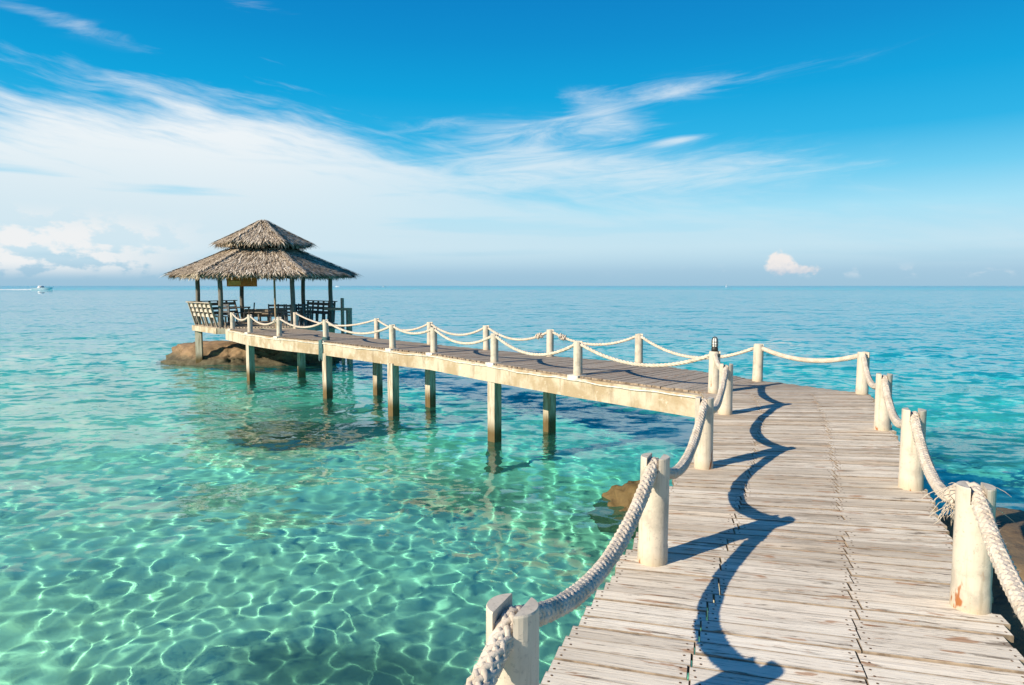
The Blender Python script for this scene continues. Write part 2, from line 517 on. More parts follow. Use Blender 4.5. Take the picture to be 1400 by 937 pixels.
def water_material():
    m, T = material('sea water')
    pos = T.n('NewGeometry').outputs['Position']
    x, y, z = T.sep(pos)
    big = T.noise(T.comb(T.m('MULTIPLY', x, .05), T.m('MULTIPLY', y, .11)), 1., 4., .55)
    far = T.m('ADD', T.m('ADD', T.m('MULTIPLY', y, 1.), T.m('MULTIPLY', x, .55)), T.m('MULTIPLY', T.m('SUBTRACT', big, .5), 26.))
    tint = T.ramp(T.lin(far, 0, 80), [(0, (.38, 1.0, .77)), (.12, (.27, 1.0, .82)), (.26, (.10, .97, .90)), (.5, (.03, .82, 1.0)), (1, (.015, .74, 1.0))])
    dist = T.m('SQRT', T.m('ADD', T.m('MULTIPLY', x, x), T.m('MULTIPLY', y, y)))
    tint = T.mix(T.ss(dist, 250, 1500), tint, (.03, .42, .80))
    # ripples: the surface slope is a noise field (no pixel-size filtering, so far water keeps its glitter)
    c1 = T.noise(T.comb(T.m('MULTIPLY', x, 1.5), T.m('MULTIPLY', y, 2.6)), 1., 5., .6, .3, True)
    c2 = T.noise(T.comb(T.m('MULTIPLY', x, .22), T.m('MULTIPLY', y, .5)), 1., 5., .62, .3, True)
    c3 = T.noise(T.comb(T.m('MULTIPLY', x, .012), T.m('MULTIPLY', y, .03)), 1., 4., .55)
    r1, g1, _ = T.sep(c1)
    r2, g2, _ = T.sep(c2)
    k1 = T.ss(dist, 6, 20, .2, 1.25)
    k2 = T.m('MULTIPLY', T.m('MULTIPLY', T.ss(dist, 14, 60, 0., 1.0), T.ss(dist, 450, 1000, 1., 9.)), T.ss(c3, .3, .7, .6, 1.5))
    sx_ = T.m('ADD', T.m('MULTIPLY', T.m('SUBTRACT', r1, .5), T.m('MULTIPLY', k1, .5)), T.m('MULTIPLY', T.m('SUBTRACT', r2, .5), T.m('MULTIPLY', k2, .45)))
    sy_ = T.m('ADD', T.m('MULTIPLY', T.m('SUBTRACT', g1, .5), T.m('MULTIPLY', k1, .8)), T.m('MULTIPLY', T.m('SUBTRACT', g2, .5), T.m('MULTIPLY', k2, .75)))
    nn = T.n('NewGeometry').outputs['Normal']
    nv = T.n('VectorMath', _operation='ADD', i0=nn, i1=T.comb(sx_, sy_, 0.)).outputs[0]
    nv = T.n('VectorMath', _operation='NORMALIZE', i0=nv).outputs[0]
    p = T.n('BsdfPrincipled', **{'Base__Color': tint, 'Roughness': 0.0, 'IOR': T.ss(dist, 350, 900, 1.33, 1.09), 'Transmission__Weight': .95, 'Normal': nv})
    T.t.links.new(p.outputs[0], T.n('OutputMaterial').inputs[0])
    return m


def bed_material():
    m, T = material('sandy sea bed')
    pos = T.n('NewGeometry').outputs['Position']
    x, y, z = T.sep(pos)
    n1 = T.noise(pos, .35, 5., .55)
    n2 = T.noise(pos, 2.5, 5., .6)
    c = T.mix(T.ss(n2, .35, .7), (.88, .85, .72), (.74, .70, .56))
    patch = T.ss(n1, .58, .70)

    def spot(cx, cy, rx, ry, g):
        u = T.m('DIVIDE', T.m('SUBTRACT', x, cx), rx)
        v = T.m('DIVIDE', T.m('SUBTRACT', y, cy), ry)
        r = T.m('ADD', T.m('ADD', T.m('MULTIPLY', u, u), T.m('MULTIPLY', v, v)), T.m('MULTIPLY', T.m('SUBTRACT', n1, .5), 2.4))
        return T.m('MULTIPLY', T.ss(r, 1.25, .35), g)
    dark = None
    for q in [(-1.9, 7.5, 1.6, .9, .75), (-16, 16, 4.5, 2.5, .7), (-5.0, 20.5, 3.5, 2.2, .6), (3, 23, 6, 3, .5), (11, 17, 5, 2.2, .7), (-1.2, 13.3, 1.6, 1.2, .5)]:
        t = spot(*q)
        dark = t if dark is None else T.m('MAXIMUM', dark, t)
    dark = T.m('MAXIMUM', dark, T.m('MULTIPLY', patch, .25))
    c = T.mix(dark, c, T.mix(n2, (.03, .06, .05), (.10, .15, .11)))
    finish(T, c, 1., None, spec=0.)
    return m


def waves(X, Y, sp):
    g = np.random.default_rng(5)
    Z = np.zeros_like(X)
    comps = []
    for k in range(44):      # short chop that focuses light on the bed
        L = .19 * (.58 / .19) ** g.random()
        th = g.normal(0, .95) + 1.1
        comps.append((L, th, .00105 * L * g.uniform(.3, 1.1), g.random() * 6.28))
    for k in range(26):      # longer wind waves
        L = 2.2 * (9 / 2.2) ** g.random()
        th = g.normal(0, .5) + 1.25
        comps.append((L, th, .0024 * L * g.uniform(.4, 1.), g.random() * 6.28))
    for L, th, a, ph in comps:
        k = 2 * np.pi / L
        fade = np.clip((L / sp - 3) / 4, 0, 1)
        Z += a * fade * np.sin(k * (X * np.cos(th) + Y * np.sin(th)) + ph)
    return Z


a_left = np.radians(np.concatenate([np.arange(-180, -100, 2.), np.arange(-100, -46, .32), np.arange(-46, 46, .14), np.arange(46, 90, .5), np.arange(90, 181, 3.)]))
rads = [.6]
while rads[-1] < 4: rads.append(rads[-1] * 1.02)
while rads[-1] < 45: rads.append(rads[-1] * 1.0042)
while rads[-1] < 40000: rads.append(rads[-1] * 1.04)
X, Y, RR, F = polar(a_left, np.array(rads))
SP = np.maximum(np.abs(np.gradient(a_left))[None, :] * RR, np.gradient(np.array(rads))[:, None])
Z = WATER_Z + waves(X, Y, SP)
water = mesh_np('water', np.stack([X.ravel(), Y.ravel(), Z.ravel()], 1), F, water_material())
water.cycles.is_caustics_caster = True
tag(water, 'clear turquoise sea with small ripples', kind='structure')

bed_r = np.concatenate([[.3], np.arange(1, 60, .6), np.geomspace(60, 42000, 60)])
Xb, Yb, Rb, Fb = polar(np.radians(np.arange(-180, 180.1, 1.5)), bed_r)
und = .16 * np.sin(Xb * .7 + 1.3 * np.sin(Yb * .31)) * np.sin(Yb * .55 + .8) + .05 * np.sin(Xb * 2.3 + Yb) * np.sin(Yb * 1.9 - Xb * .6)
deep = np.clip((Yb + .5 * Xb - 16) / 60, 0, 1) * 3.5
Zb = BED_Z + und * np.clip(60 / (Rb + 1), 0, 1) - deep
bed = mesh_np('seabed', np.stack([Xb.ravel(), Yb.ravel(), Zb.ravel()], 1), Fb, bed_material())
bed.cycles.is_caustics_receiver = True
tag(bed, 'pale sandy sea bed with dark weed patches', kind='structure')

# ------------------------------------------------------------------ rocks
def rock(name, loc, size, mat, label, seed=0, amp=.35, sub=5, rz=0., flat=0.):
    import bmesh
    bm = bmesh.new()
    bmesh.ops.create_icosphere(bm, subdivisions=sub, radius=1)
    for v in bm.verts:
        p = v.co.copy()
        q = p * 1.1 + Vector((seed * 6.6, seed * 3.1, seed))
        n = mnoise.fractal(q, 1.0, 2.1, 4) * amp
        c = 1 - min(1., abs(mnoise.noise(q * 1.9)) * 7)            # cracks along the zero lines of a noise
        c2 = 1 - min(1., abs(mnoise.noise(q * 3.7 + Vector((9, 2, 4)))) * 6)
        cell = mnoise.cell(q * 3.1 + Vector((mnoise.noise(q * 2), mnoise.noise(q * 2 + Vector((5, 5, 5))), 0)) * .8)
        d = 1 + n - (c ** 2) * amp * .22 - (c2 ** 2) * amp * .12 + (cell - .5) * amp * .16 + .035 * mnoise.fractal(q * 7, .9, 2.2, 4)
        v.co = Vector((p.x * size[0], p.y * size[1], p.z * size[2])) * d
        if flat and v.co.z > flat:
            v.co.z = flat + (v.co.z - flat) * .35
    me = bpy.data.meshes.new(name)
    bm.to_mesh(me); bm.free()
    me.polygons.foreach_set('use_smooth', [True] * len(me.polygons))
    me.materials.append(mat)
    o = bpy.data.objects.new(name, me)
    C.objects.link(o)
    o.location = loc
    o.rotation_euler.z = rz
    o.cycles.is_caustics_receiver = True
    tag(o, label, 'rock')
    return o


rock('boulder', (-13.0, 32.1, -2.35), (3.8, 2.6, 1.8), M['rock'], 'large brown granite boulder under the thatched pavilion', 3, .24, 6, R(-8), 1.22)
rock('boulder', (-9.6, 31.4, -2.1), (1.7, 1.3, .95), M['rock'], 'broken darker boulder below the end of the walkway, beside the big one', 8, .5, 5)
rock('sunken_rock', (-6.0, 17.4, -2.95), (1.3, 1.3, .85), M['rock_sunk'], 'wide brown rock just under the water left of the walkway pillars', 5, .3, 5)
rock('sunken_rock', (2.2, 10.75, -2.36), (.95, 1.0, .76), M['rock_under'], 'dark algae covered rock breaking the surface beside the near walkway', 12, .4, 5)
rock('shore_rock', (5.0, 5.7, -2.15), (1.75, 3.3, 1.6), M['rock_shore'], 'tan sloping rock beside the right edge of the near walkway', 15, .13, 5, R(-23))

# ------------------------------------------------------------------ jetty
def V2(p): return Vector((p[0], p[1], 0))
LEFT = [(-.9, .05), (.0, 2.13), (.87, 4.09), (1.80, 6.28), (2.84, 8.96), (3.22, 10.76)]
RIGHT = [(.65, -.7), (1.52, 1.4), (2.43, 3.48), (3.37, 5.63), (4.38, 7.94), (5.53, 10.65)]
FARL = [(3.22, 10.76), (1.26, 12.91), (-.39, 15.02), (-1.99, 17.26), (-3.25, 18.45), (-5.80, 21.15), (-7.85, 22.9), (-9.6, 24.89), (-11.1, 27.0)]
CORNER = (4.4, 12.1)
FARR = [CORNER, (2.79, 14.88), (.92, 16.36), (-.68, 18.05), (-2.39, 19.76), (-4.37, 21.97), (-6.5, 24.6), (-8.62, 27.07)]
jetty = empty('jetty', (0, 0, 0))
tag(jetty, 'long timber walkway with cream side beams turning a corner towards the pavilion', 'jetty')

deck = MB()


def board(a, b, wa, wb, wdir, z, rnd, mi=0):
    """one board from a to b (2D), half widths wa/wb along wdir"""
    a, b = Vector((a[0], a[1])), Vector((b[0], b[1]))
    wd = Vector((wdir[0], wdir[1]))
    L = (b - a).length
    ax = (b - a) / L
    ch, th = .0035, .035
    vs, uv = [], []
    for (zz, ins) in ((z - th, 0), (z - ch, 0), (z, ch)):
        for (p, e, sgn, w) in ((a, 1, -1, wa), (b, -1, -1, wb), (b, -1, 1, wb), (a, 1, 1, wa)):
            q = p + ax * e * ins * .6 + wd * sgn * max(w - ins * .5, .002)
            vs.append((q.x, q.y, zz))
            uv.append(((0 if p is a else L), sgn * w))
    fs, sd_ = [(8, 9, 10, 11)], [(3, 2, 1, 0)]
    for r_ in (0, 4):
        for k in range(4):
            k2 = (k + 1) % 4
            sd_.append((r_ + k, r_ + k2, r_ + 4 + k2, r_ + 4 + k))
    deck.add(vs, fs, mi=mi, uv=uv, rnd=rnd)
    deck.add(vs, sd_, mi=2, uv=uv, rnd=rnd)
    return ax


def nail(p, z):
    r = .0065
    deck.add([(p[0] + r * math.cos(k * 1.0472), p[1] + r * math.sin(k * 1.0472), z + .0012) for k in range(6)], [tuple(range(6))], mi=1)


def poly_at(P, t):
    """point at fraction t of a polyline by length"""
    L = [0]
    for a, b in zip(P, P[1:]): L.append(L[-1] + math.dist(a, b))
    s = t * L[-1]
    for i in range(len(P) - 1):
        if s <= L[i + 1] + 1e-9:
            f = (s - L[i]) / (L[i + 1] - L[i])
            return Vector((P[i][0] + (P[i + 1][0] - P[i][0]) * f, P[i][1] + (P[i + 1][1] - P[i][1]) * f))
    return Vector(P[-1])


def lay(left, right, n, ov, joints, detail, ovl=None):
    """boards across from one edge polyline to the other"""
    for i in range(n):
        t0, t1 = i / n, (i + 1) / n
        tm = (t0 + t1) / 2
        a, b = poly_at(left, tm), poly_at(right, tm)
        ax = (b - a).normalized()
        nrm = Vector((-ax.y, ax.x))
        wa = abs((poly_at(left, t1) - poly_at(left, t0)).dot(nrm)) / 2
        wb = abs((poly_at(right, t1) - poly_at(right, t0)).dot(nrm)) / 2
        gap = random.uniform(.0008, .003)
        a = a - ax * ((ovl or ov) + random.uniform(-.018, .022))
        b = b + ax * (ov + random.uniform(-.03, .03))
        cuts = [0.] + [j + random.uniform(-.006, .006) for j in joints] + [1.]
        if joints and random.random() < .22:
            cuts.pop(random.choice((1, 2)))
        L = (b - a).length
        rb = random.random()
        for c0, c1 in zip(cuts, cuts[1:]):
            e0 = 0 if c0 == 0 else .002 + random.uniform(0, .003)
            e1 = 0 if c1 == 1 else .002 + random.uniform(0, .003)
            p0, p1 = a + ax * (L * c0 + e0), a + ax * (L * c1 - e1)
            f0, f1 = c0, c1
            z = random.uniform(-.006, .002) if random.random() > .07 else random.uniform(.002, .006)
            board(p0, p1, wa + (wb - wa) * f0 - gap, wa + (wb - wa) * f1 - gap, nrm, z, min(1, max(0, rb * .5 + random.random() * .5)))
            if detail:
                for q, s in ((p0, 1), (p1, -1)):
                    for k in (-.45, .45):
                        w = wa + (wb - wa) * (f0 if s == 1 else f1)
                        nail(q + ax * s * random.uniform(.02, .04) + nrm * k * w, z)


def ext(P, d):
    """polyline pushed outwards at its ends"""
    return P


LEFT_X = [(-1.65, -1.7)] + LEFT
RIGHT_X = [(-.15, -2.5)] + RIGHT
# near walkway, laid square up to the corner
lay(LEFT_X, RIGHT_X, 122, .11, (.30, .66), True, .18)
# corner: boards fan around the lamp post
fanL = [(3.22, 10.76), (3.10, 10.95), (2.95, 11.1)]
fanR = [(5.53, 10.65), (4.93, 11.42), CORNER, (4.2, 12.55)]
lay(fanL, fanR, 18, .10, (), True)
farL = [(2.95, 11.1)] + FARL[1:] + [(-11.55, 27.55)]
farR = [(4.2, 12.55)] + FARR[1:] + [(-9.55, 26.6)]
lay(farL, farR, 245, .10, (), False)
deck_o = deck.build('deck', [M['deck'], M['nail'], M['edge']], jetty)


def offset(P, d):
    out = []
    for i, p in enumerate(P):
        a, b = P[max(i - 1, 0)], P[min(i + 1, len(P) - 1)]
        t = Vector((b[0] - a[0], b[1] - a[1])).normalized()
        out.append((p[0] - t.y * d, p[1] + t.x * d))
    return out


def beam_run(P, w, z0, z1, name='side_beam'):
    mb = MB()
    A, B = offset(P, w / 2), offset(P, -w / 2)
    vs, fs = [], []
    for (a, b), (zl, zh) in zip(zip(A, B), zip(z0, z1)):
        vs += [(a[0], a[1], zl), (b[0], b[1], zl), (b[0], b[1], zh), (a[0], a[1], zh)]
    m = len(P)
    for i in range(m - 1):
        for k in range(4):
            k2 = (k + 1) % 4
            fs.append((i * 4 + k, i * 4 + k2, (i + 1) * 4 + k2, (i + 1) * 4 + k))
    fs += [(3, 2, 1, 0), tuple((m - 1) * 4 + k for k in range(4))]
    mb.add(vs, fs)
    return mb.build(name, M['beam'], jetty)


# cream beams under the far walkway
fl = [(3.15, 10.72)] + FARL[1:] + [(-11.45, 27.5)]
fr = [(4.55, 12.1)] + FARR[1:] + [(-9.5, 28.1)]
n_ = len(fl)
beam_run(offset(fl, .04), .22, [-.40 - .08 * i / n_ for i in range(n_)], [-.037] * n_)
n_ = len(fr)
beam_run(offset(fr, -.0), .22, [-.40 - .08 * i / n_ for i in range(n_)], [-.037] * n_)
nl = [(-1.6, -1.6)] + LEFT[:-1] + [(3.0, 10.3)]
nr = [(-.1, -2.4)] + RIGHT
beam_run(offset(nl, -.14), .18, [-.34] * len(nl), [-.05] * len(nl))
beam_run(offset(nr, .14), .18, [-.34] * len(nr), [-.05] * len(nr))
beam_run([(3.35, 10.55), (5.5, 10.5)], .18, [-.34] * 2, [-.052] * 2, 'cross_beam')
beam_run([(5.5, 10.75), (4.55, 12.0)], .18, [-.34] * 2, [-.05] * 2, 'cross_beam')
# joists closing the deck underside between the beams
for t in (.08, .22, .36, .5, .64, .78, .92):
    a, b = poly_at(farL, t), poly_at(farR, t)
    mb = MB(); mb.bar((a.x, a.y, -.16), (b.x, b.y, -.16), .16, .2); mb.build('cross_beam', M['beam'], jetty)
# conduit on the outer face of the beam
mb = MB()
cl = offset(fl, .175)
pts = []
for i in range(160):
    q = poly_at(cl, i / 159 * .985)
    pts.append((q.x, q.y, -.085 + .012 * math.sin(i * .35) + .006 * math.sin(i * 1.1)))
mb.tube(pts, .013, 6)
mb.build('conduit', M['cable'], jetty)
# pillars
def pillar(p, ang, w=.2, top=-.38, rz=None):
    mb = MB()
    mb.box((0, 0, (top + BED_Z - 1.6) / 2), (w, w, top - (BED_Z - 1.6)))
    o = mb.build('pillar', M['pillar'], jetty, (p[0], p[1], 0))
    o.rotation_euler.z = ang
    o.cycles.is_caustics_receiver = True
    return o


JA = math.atan2(.72, -.70)
for p in [(-.39, 15.0), (-3.22, 18.3), (-5.74, 21.0), (-9.6, 24.83), (.90, 16.15), (-2.38, 19.65), (-4.3, 21.6), (-8.1, 26.0)]:
    pillar(p, JA + R(2), .22)
for p in [(.25, 2.3), (2.2, 3.5), (2.0, 6.2), (4.0, 7.5), (3.25, 10.3), (5.35, 10.5), (4.4, 11.9)]:
    pillar(p, R(-23), .22, -.3)
# small pads of mortar under the posts of the far walkway
for p in FARL[1:]:
    q = Vector((p[0], p[1])) - Vector((.73, .68)) * .03
    mb = MB()
    mb.box((q.x, q.y, -.03), (.26, .26, .075), Matrix.Rotation(JA, 3, 'Z'))
    mb.build('post_footing', M['cable'], jetty)

# ------------------------------------------------------------------ railing posts
PH, PR = .665, .0875
def make_post():
    mb = MB()
    n = 28
    zs = PH - .085
    prof = [(PR * 1.03, -.03), (PR * 1.035, .10), (PR * 1.0, .125), (PR, .3), (PR * .985, zs), (0.0001, zs)]
    mb.lathe(prof[:-1], n)
    top = [(PR * .985 * math.cos(2 * math.pi * k / n), PR * .985 * math.sin(2 * math.pi * k / n), zs - .002) for k in range(n)]
    mb.add(top, [tuple(range(n))])
    sw = .036
    a0 = math.asin(sw / PR)
    for s in (1, -1):                       # the two cheeks either side of the rope notch
        pts = []
        for k in range(13):
            a = a0 + (math.pi - 2 * a0) * k / 12
            pts.append((PR * .985 * math.cos(a), s * PR * .985 * math.sin(a)))
        if s == -1: pts = pts[::-1]
        m = len(pts)
        vs = [(x, y, zs) for x, y in pts] + [(x, y, PH - .006) for x, y in pts] + [(x * .94, s * (sw + (abs(y) - sw) * .94), PH) for x, y in pts]
        fs = []
        for r_ in (0, m):
            for k in range(m):
                k2 = (k + 1) % m
                fs.append((r_ + k, r_ + k2, r_ + m + k2, r_ + m + k))
        mb.add(vs, fs)
        mb.add(vs[2 * m:], [tuple(range(m))])
    return mb.build('railing_post', M['post'])


post0 = make_post()
used = []


def place_post(p, ang, label, group, hs=1., ws=1.):
    o = post0 if not used else post0.copy()
    if used: C.objects.link(o)
    used.append(o)
    o.location = (p[0], p[1], 0)
    o.rotation_euler = (R(random.uniform(-.7, .7)), R(random.uniform(-.7, .7)), ang)
    o.scale = (ws, ws, hs)
    tag(o, label, 'post', group)
    return o


def direction(P, i):
    a, b = P[max(i - 1, 0)], P[min(i + 1, len(P) - 1)]
    return math.atan2(b[1] - a[1], b[0] - a[0])


G1, G2 = 'posts along the near walkway', 'posts along the far walkway'
LL = ['post beside the camera on the left edge, out of the picture', 'nearest cream post at the bottom edge with thick rope in its split top',
      'second post on the left edge, thick rope sloping down its left side', 'third post on the left edge, covering the end of the far beam',
      'fourth post on the left edge, just in front of the lamp post']
for i, p in enumerate(LEFT[:-1]):
    if i: place_post(p, direction(LEFT, i), LL[i], G1, 1 + random.uniform(-.01, .01), random.uniform(.97, 1.03))
LR = ['', 'post on the right edge just outside the picture', 'big cream post at the right with a frayed rope knot at its top', 'second post from the camera on the right edge, behind the frayed knot',
      'third post on the right edge with a rust streak near its foot', 'post at the right-hand corner where the railing turns to run left']
for i, p in enumerate(RIGHT):
    if i: place_post(p, direction(RIGHT, i) if i < 5 else R(100), LR[i], G1, 1 + random.uniform(-.01, .01), random.uniform(1.0, 1.06))
place_post(LEFT[-1], direction(FARL, 0), 'cream post with the caged lamp on its top', G1)
place_post(CORNER, R(150), 'lone post at the outer bend with open water behind it', G2)
LF = ['', 'first post on the front edge of the far walkway, left of the lamp post', 'second post on the front edge of the far walkway, left of the lamp post', 'third post on the front edge of the far walkway from the lamp post', 'fourth front edge post from the lamp post, directly above a split in the beam',
      'front edge post with a teal cloth tied round its foot', 'front edge post with the thin pole rising behind it', 'front edge post second from the pavilion', 'front edge post nearest the pavilion bench']
for i, p in enumerate(FARL):
    if i: place_post(p, direction(FARL, i), LF[i], G2, .98)
LB = ['', 'first post on the back edge of the far walkway after the bend', 'back edge post whose rope is knotted and frayed on both sides', 'third post on the back edge of the far walkway after the bend', 'fourth post on the back edge of the far walkway after the bend',
      'back edge post standing nearest the wooden steps', 'back edge post hidden behind the teal-tied one', 'back edge post nearest the pavilion chairs']
for i, p in enumerate(FARR):
    if i and i != 6: place_post(p, direction(FARR, i), LB[i], G2, .98)

# ------------------------------------------------------------------ ropes
RZ = PH - .042


def sag(a, b, s, n, za=RZ, zb=RZ):
    out = []
    for i in range(n + 1):
        t = i / n
        out.append(Vector((a[0] + (b[0] - a[0]) * t, a[1] + (b[1] - a[1]) * t, za + (zb - za) * t - 4 * s * t * (1 - t))))
    return out


def run(P, sags, step):
    """rope path over a row of posts: lies in each notch and hangs between them"""
    pts = []
    for i in range(len(P) - 1):
        n = max(6, int(math.dist(P[i], P[i + 1]) / step))
        q = sag(P[i], P[i + 1], sags[i], n)
        pts += q if not pts else q[1:]
    # round the cusp over each post a little
    for _ in range(max(2, int(.05 / step))):
        pts = [pts[0]] + [(pts[i - 1] + pts[i] * 2 + pts[i + 1]) / 4 for i in range(1, len(pts) - 1)] + [pts[-1]]
    return pts


def frames(pts):
    up, out = None, []
    for i, p in enumerate(pts):
        t = (pts[min(i + 1, len(pts) - 1)] - pts[max(i - 1, 0)]).normalized()
        up = Vector((0, 0, 1)) if up is None else up
        up = (up - t * up.dot(t)).normalized()
        out.append((p, t, up, t.cross(up)))
    return out


def braid(mb, pts, r, n=6, pitch=.26, sides=6, hairs=0):
    fr = frames(pts)
    s = 0
    S = [0]
    for a, b in zip(pts, pts[1:]):
        S.append(S[-1] + (b - a).length)
    om = 2 * math.pi / pitch
    for sgn in (1, -1):
        for k in range(n):
            path = []
            for (p, t, u, b), s in zip(fr, S):
                a = sgn * om * s + 2 * math.pi * k / n
                rr = r * (.72 + sgn * .10 * math.cos(n * om * s)) * (1 + .10 * mnoise.noise(Vector((s * 9, k * 3, sgn))) + .05 * mnoise.noise(Vector((s * 31, k * 5, sgn))))
                path.append(p + (u * math.cos(a) + b * math.sin(a)) * rr)
            mb.tube(path, r * .335, sides)
    for _ in range(hairs):
        i = random.randrange(1, len(fr) - 1)
        p, t, u, b = fr[i]
        a = random.uniform(0, 6.28)
        d = (u * math.cos(a) + b * math.sin(a))
        q = p + d * r * .9
        L = random.uniform(.008, .03)
        e = q + (d * random.uniform(.3, 1) + t * random.uniform(-1, 1)).normalized() * L
        w = t * .0009
        mb.add([q - w, q + w, e], [(0, 1, 2)])


def twist(mb, pts, r, pitch=.24, sides=6, n=3):
    fr = frames(pts)
    S = [0]
    for a, b in zip(pts, pts[1:]):
        S.append(S[-1] + (b - a).length)
    for k in range(n):
        path = []
        for (p, t, u, b), s in zip(fr, S):
            a = 2 * math.pi * (s / pitch + k / n)
            path.append(p + (u * math.cos(a) + b * math.sin(a)) * r * .5)
        mb.tube(path, r * .56, sides)


def knot(name, c, ax, r, parent, frays=40, fl=.16):
    """a lump of wound rope with frayed ends"""
    mb = MB()
    c, ax = Vector(c), Vector(ax).normalized()
    u = ax.orthogonal().normalized()
    b = ax.cross(u)
    pts = []
    for i in range(90):
        a = i * .27
        s = (i / 89 - .5)
        pts.append(c + ax * s * r * 4.2 + (u * math.cos(a) + b * math.sin(a)) * r * (1.15 + .35 * math.sin(i * .9)))
    mb.tube(pts, r * .42, 6)
    for k in range(frays):
        p = c + ax * random.uniform(-2, 2) * r + Vector((random.uniform(-1, 1), random.uniform(-1, 1), random.uniform(-1, 1))) * r * 1.2
        d = Vector((random.uniform(-1, 1), random.uniform(-1, 1), random.uniform(-.8, .7))).normalized()
        q = [p]
        L = fl * random.uniform(.5, 1.2)
        for i in range(6):
            d = (d + Vector((random.uniform(-.5, .5), random.uniform(-.5, .5), -.33))).normalized()
            q.append(q[-1] + d * L / 6)
        mb.tube(q, [.0022] * 6 + [.001], 3, cap=False)
    return mb.build(name, M['rope'], parent)


RG = 'ropes hung along the railings'
mb = MB()
pl = run(LEFT, [.26, .24, .30, .27, .10], .022)
braid(mb, pl, .038, hairs=5000)
o = mb.build('railing_rope', M['rope'])
tag(o, 'thick braided rope in the foreground along the left edge of the near walkway', 'rope', RG)
mb = MB()
pr_ = run(RIGHT + [CORNER], [.26, .22, .27, .27, .27, .17], .022)
braid(mb, pr_, .038, hairs=3500)
o = mb.build('railing_rope', M['rope'])
tag(o, 'thick rope with a frayed knot along the right edge of the near walkway', 'rope', RG)
kp = sag(RIGHT[2], RIGHT[3], .27, 20)
knot('knot', kp[2], kp[3] - kp[1], .05, o, 70, .2)
mb = MB()
twist(mb, run(FARL, [.30, .33, .28, .17, .30, .26, .27, .22], .05), .036)
o = mb.build('railing_rope', M['rope'])
tag(o, 'pale twisted rope along the front edge of the far walkway up to the pavilion', 'rope', RG)
kp = sag(FARL[6], FARL[7], .27, 20)
knot('knot', kp[2], kp[3] - kp[1], .045, o, 20, .12)
mb = MB()
twist(mb, run([CORNER] + FARR[1:6] + [FARR[7]], [.34, .27, .28, .28, .28, .34], .05), .034)
o = mb.build('railing_rope', M['rope'])
tag(o, 'twisted rope along the back edge of the far walkway with two frayed knots', 'rope', RG)
for a_, b_, k in ((FARR[1], FARR[2], 17), (FARR[2], FARR[3], 3)):
    kp = sag(a_, b_, .27, 20)
    knot('knot', kp[k], kp[k + 1] - kp[k - 1], .042, o, 30, .14)

# teal cloth tied to a post and hanging over the beam
mb = MB()
p5 = Vector(FARL[5] + (0,))
for k in range(3):
    ring = [p5 + Vector((.105 * math.cos(a), .105 * math.sin(a), .03 + .035 * k + .01 * math.sin(3 * a + k))) for a in np.linspace(0, 6.283, 24)]
    mb.tube(ring, .018, 6, cap=False)
for k in range(5):
    q = p5 + Vector((-.73, -.68, 0)) * .20 + Vector((.7, -.7, 0)) * (.03 * (k - 2))
    mb.tube([p5 + Vector((-.08, -.07, .04)), q + Vector((0, 0, .0)), q + Vector((.01 * k, 0, -.25)), q + Vector((.012 * (k - 2), .01, -.55 - .1 * random.random()))], [.018, .022, .026, .012], 6)
o = mb.build('tie_cloth', M['teal'])
tag(o, 'teal cloth tied round a post and hanging over the beam', 'cloth')

# lamp on the corner post
lamp = empty('deck_lamp', (3.22, 10.76, PH))
tag(lamp, 'small black caged lamp with a white dome on top of the cream post', 'lamp')
mb = MB()
mb.lathe([(.0001, -.005), (.052, -.005), (.052, .05), (.046, .06), (.046, .075), (.0001, .075)], 20)
mb.build('base', M['black'], lamp)
mb = MB()
mb.lathe([(.040, .075), (.042, .15), (.038, .185), (.026, .208), (.0001, .218)], 20)
mb.build('glass_dome', M['opal'], lamp)
mb = MB()
for k in range(4):
    a = k * math.pi / 4 + .3
    mb.tube([(math.cos(a) * r_, math.sin(a) * r_, z_) for r_, z_ in ((-.048, .07), (-.048, .16), (-.042, .195), (-.026, .222), (0, .23), (.026, .222), (.042, .195), (.048, .16), (.048, .07))], .004, 5)
for z_ in (.105, .15):
    mb.tube([(.049 * math.cos(a), .049 * math.sin(a), z_) for a in np.linspace(0, 6.283, 20)], .004, 5, cap=False)
mb.build('cage', M['black'], lamp)

# ------------------------------------------------------------------ pavilion
PC = Vector((-11.1, 30.7, 0))
PA = [R(12 + 60 * k) for k in range(6)]     # 0 right, 1 back right, 2 back left, 3 left, 4 front left, 5 front right


def hx(r, k, z=0.):
    return PC + Vector((r * math.cos(PA[k % 6]), r * math.sin(PA[k % 6]), z))


pav = empty('pavilion', PC)
tag(pav, 'open six-sided pavilion on log columns with a two-tier thatched roof', 'pavilion')
inv = Matrix.Translation(-PC)


def pbuild(mb, name, mat, parent=pav):
    mb.v = [tuple(Vector(q) - PC) for q in mb.v] if parent is pav or parent in pav.children_recursive else mb.v
    return mb.build(name, mat, parent)


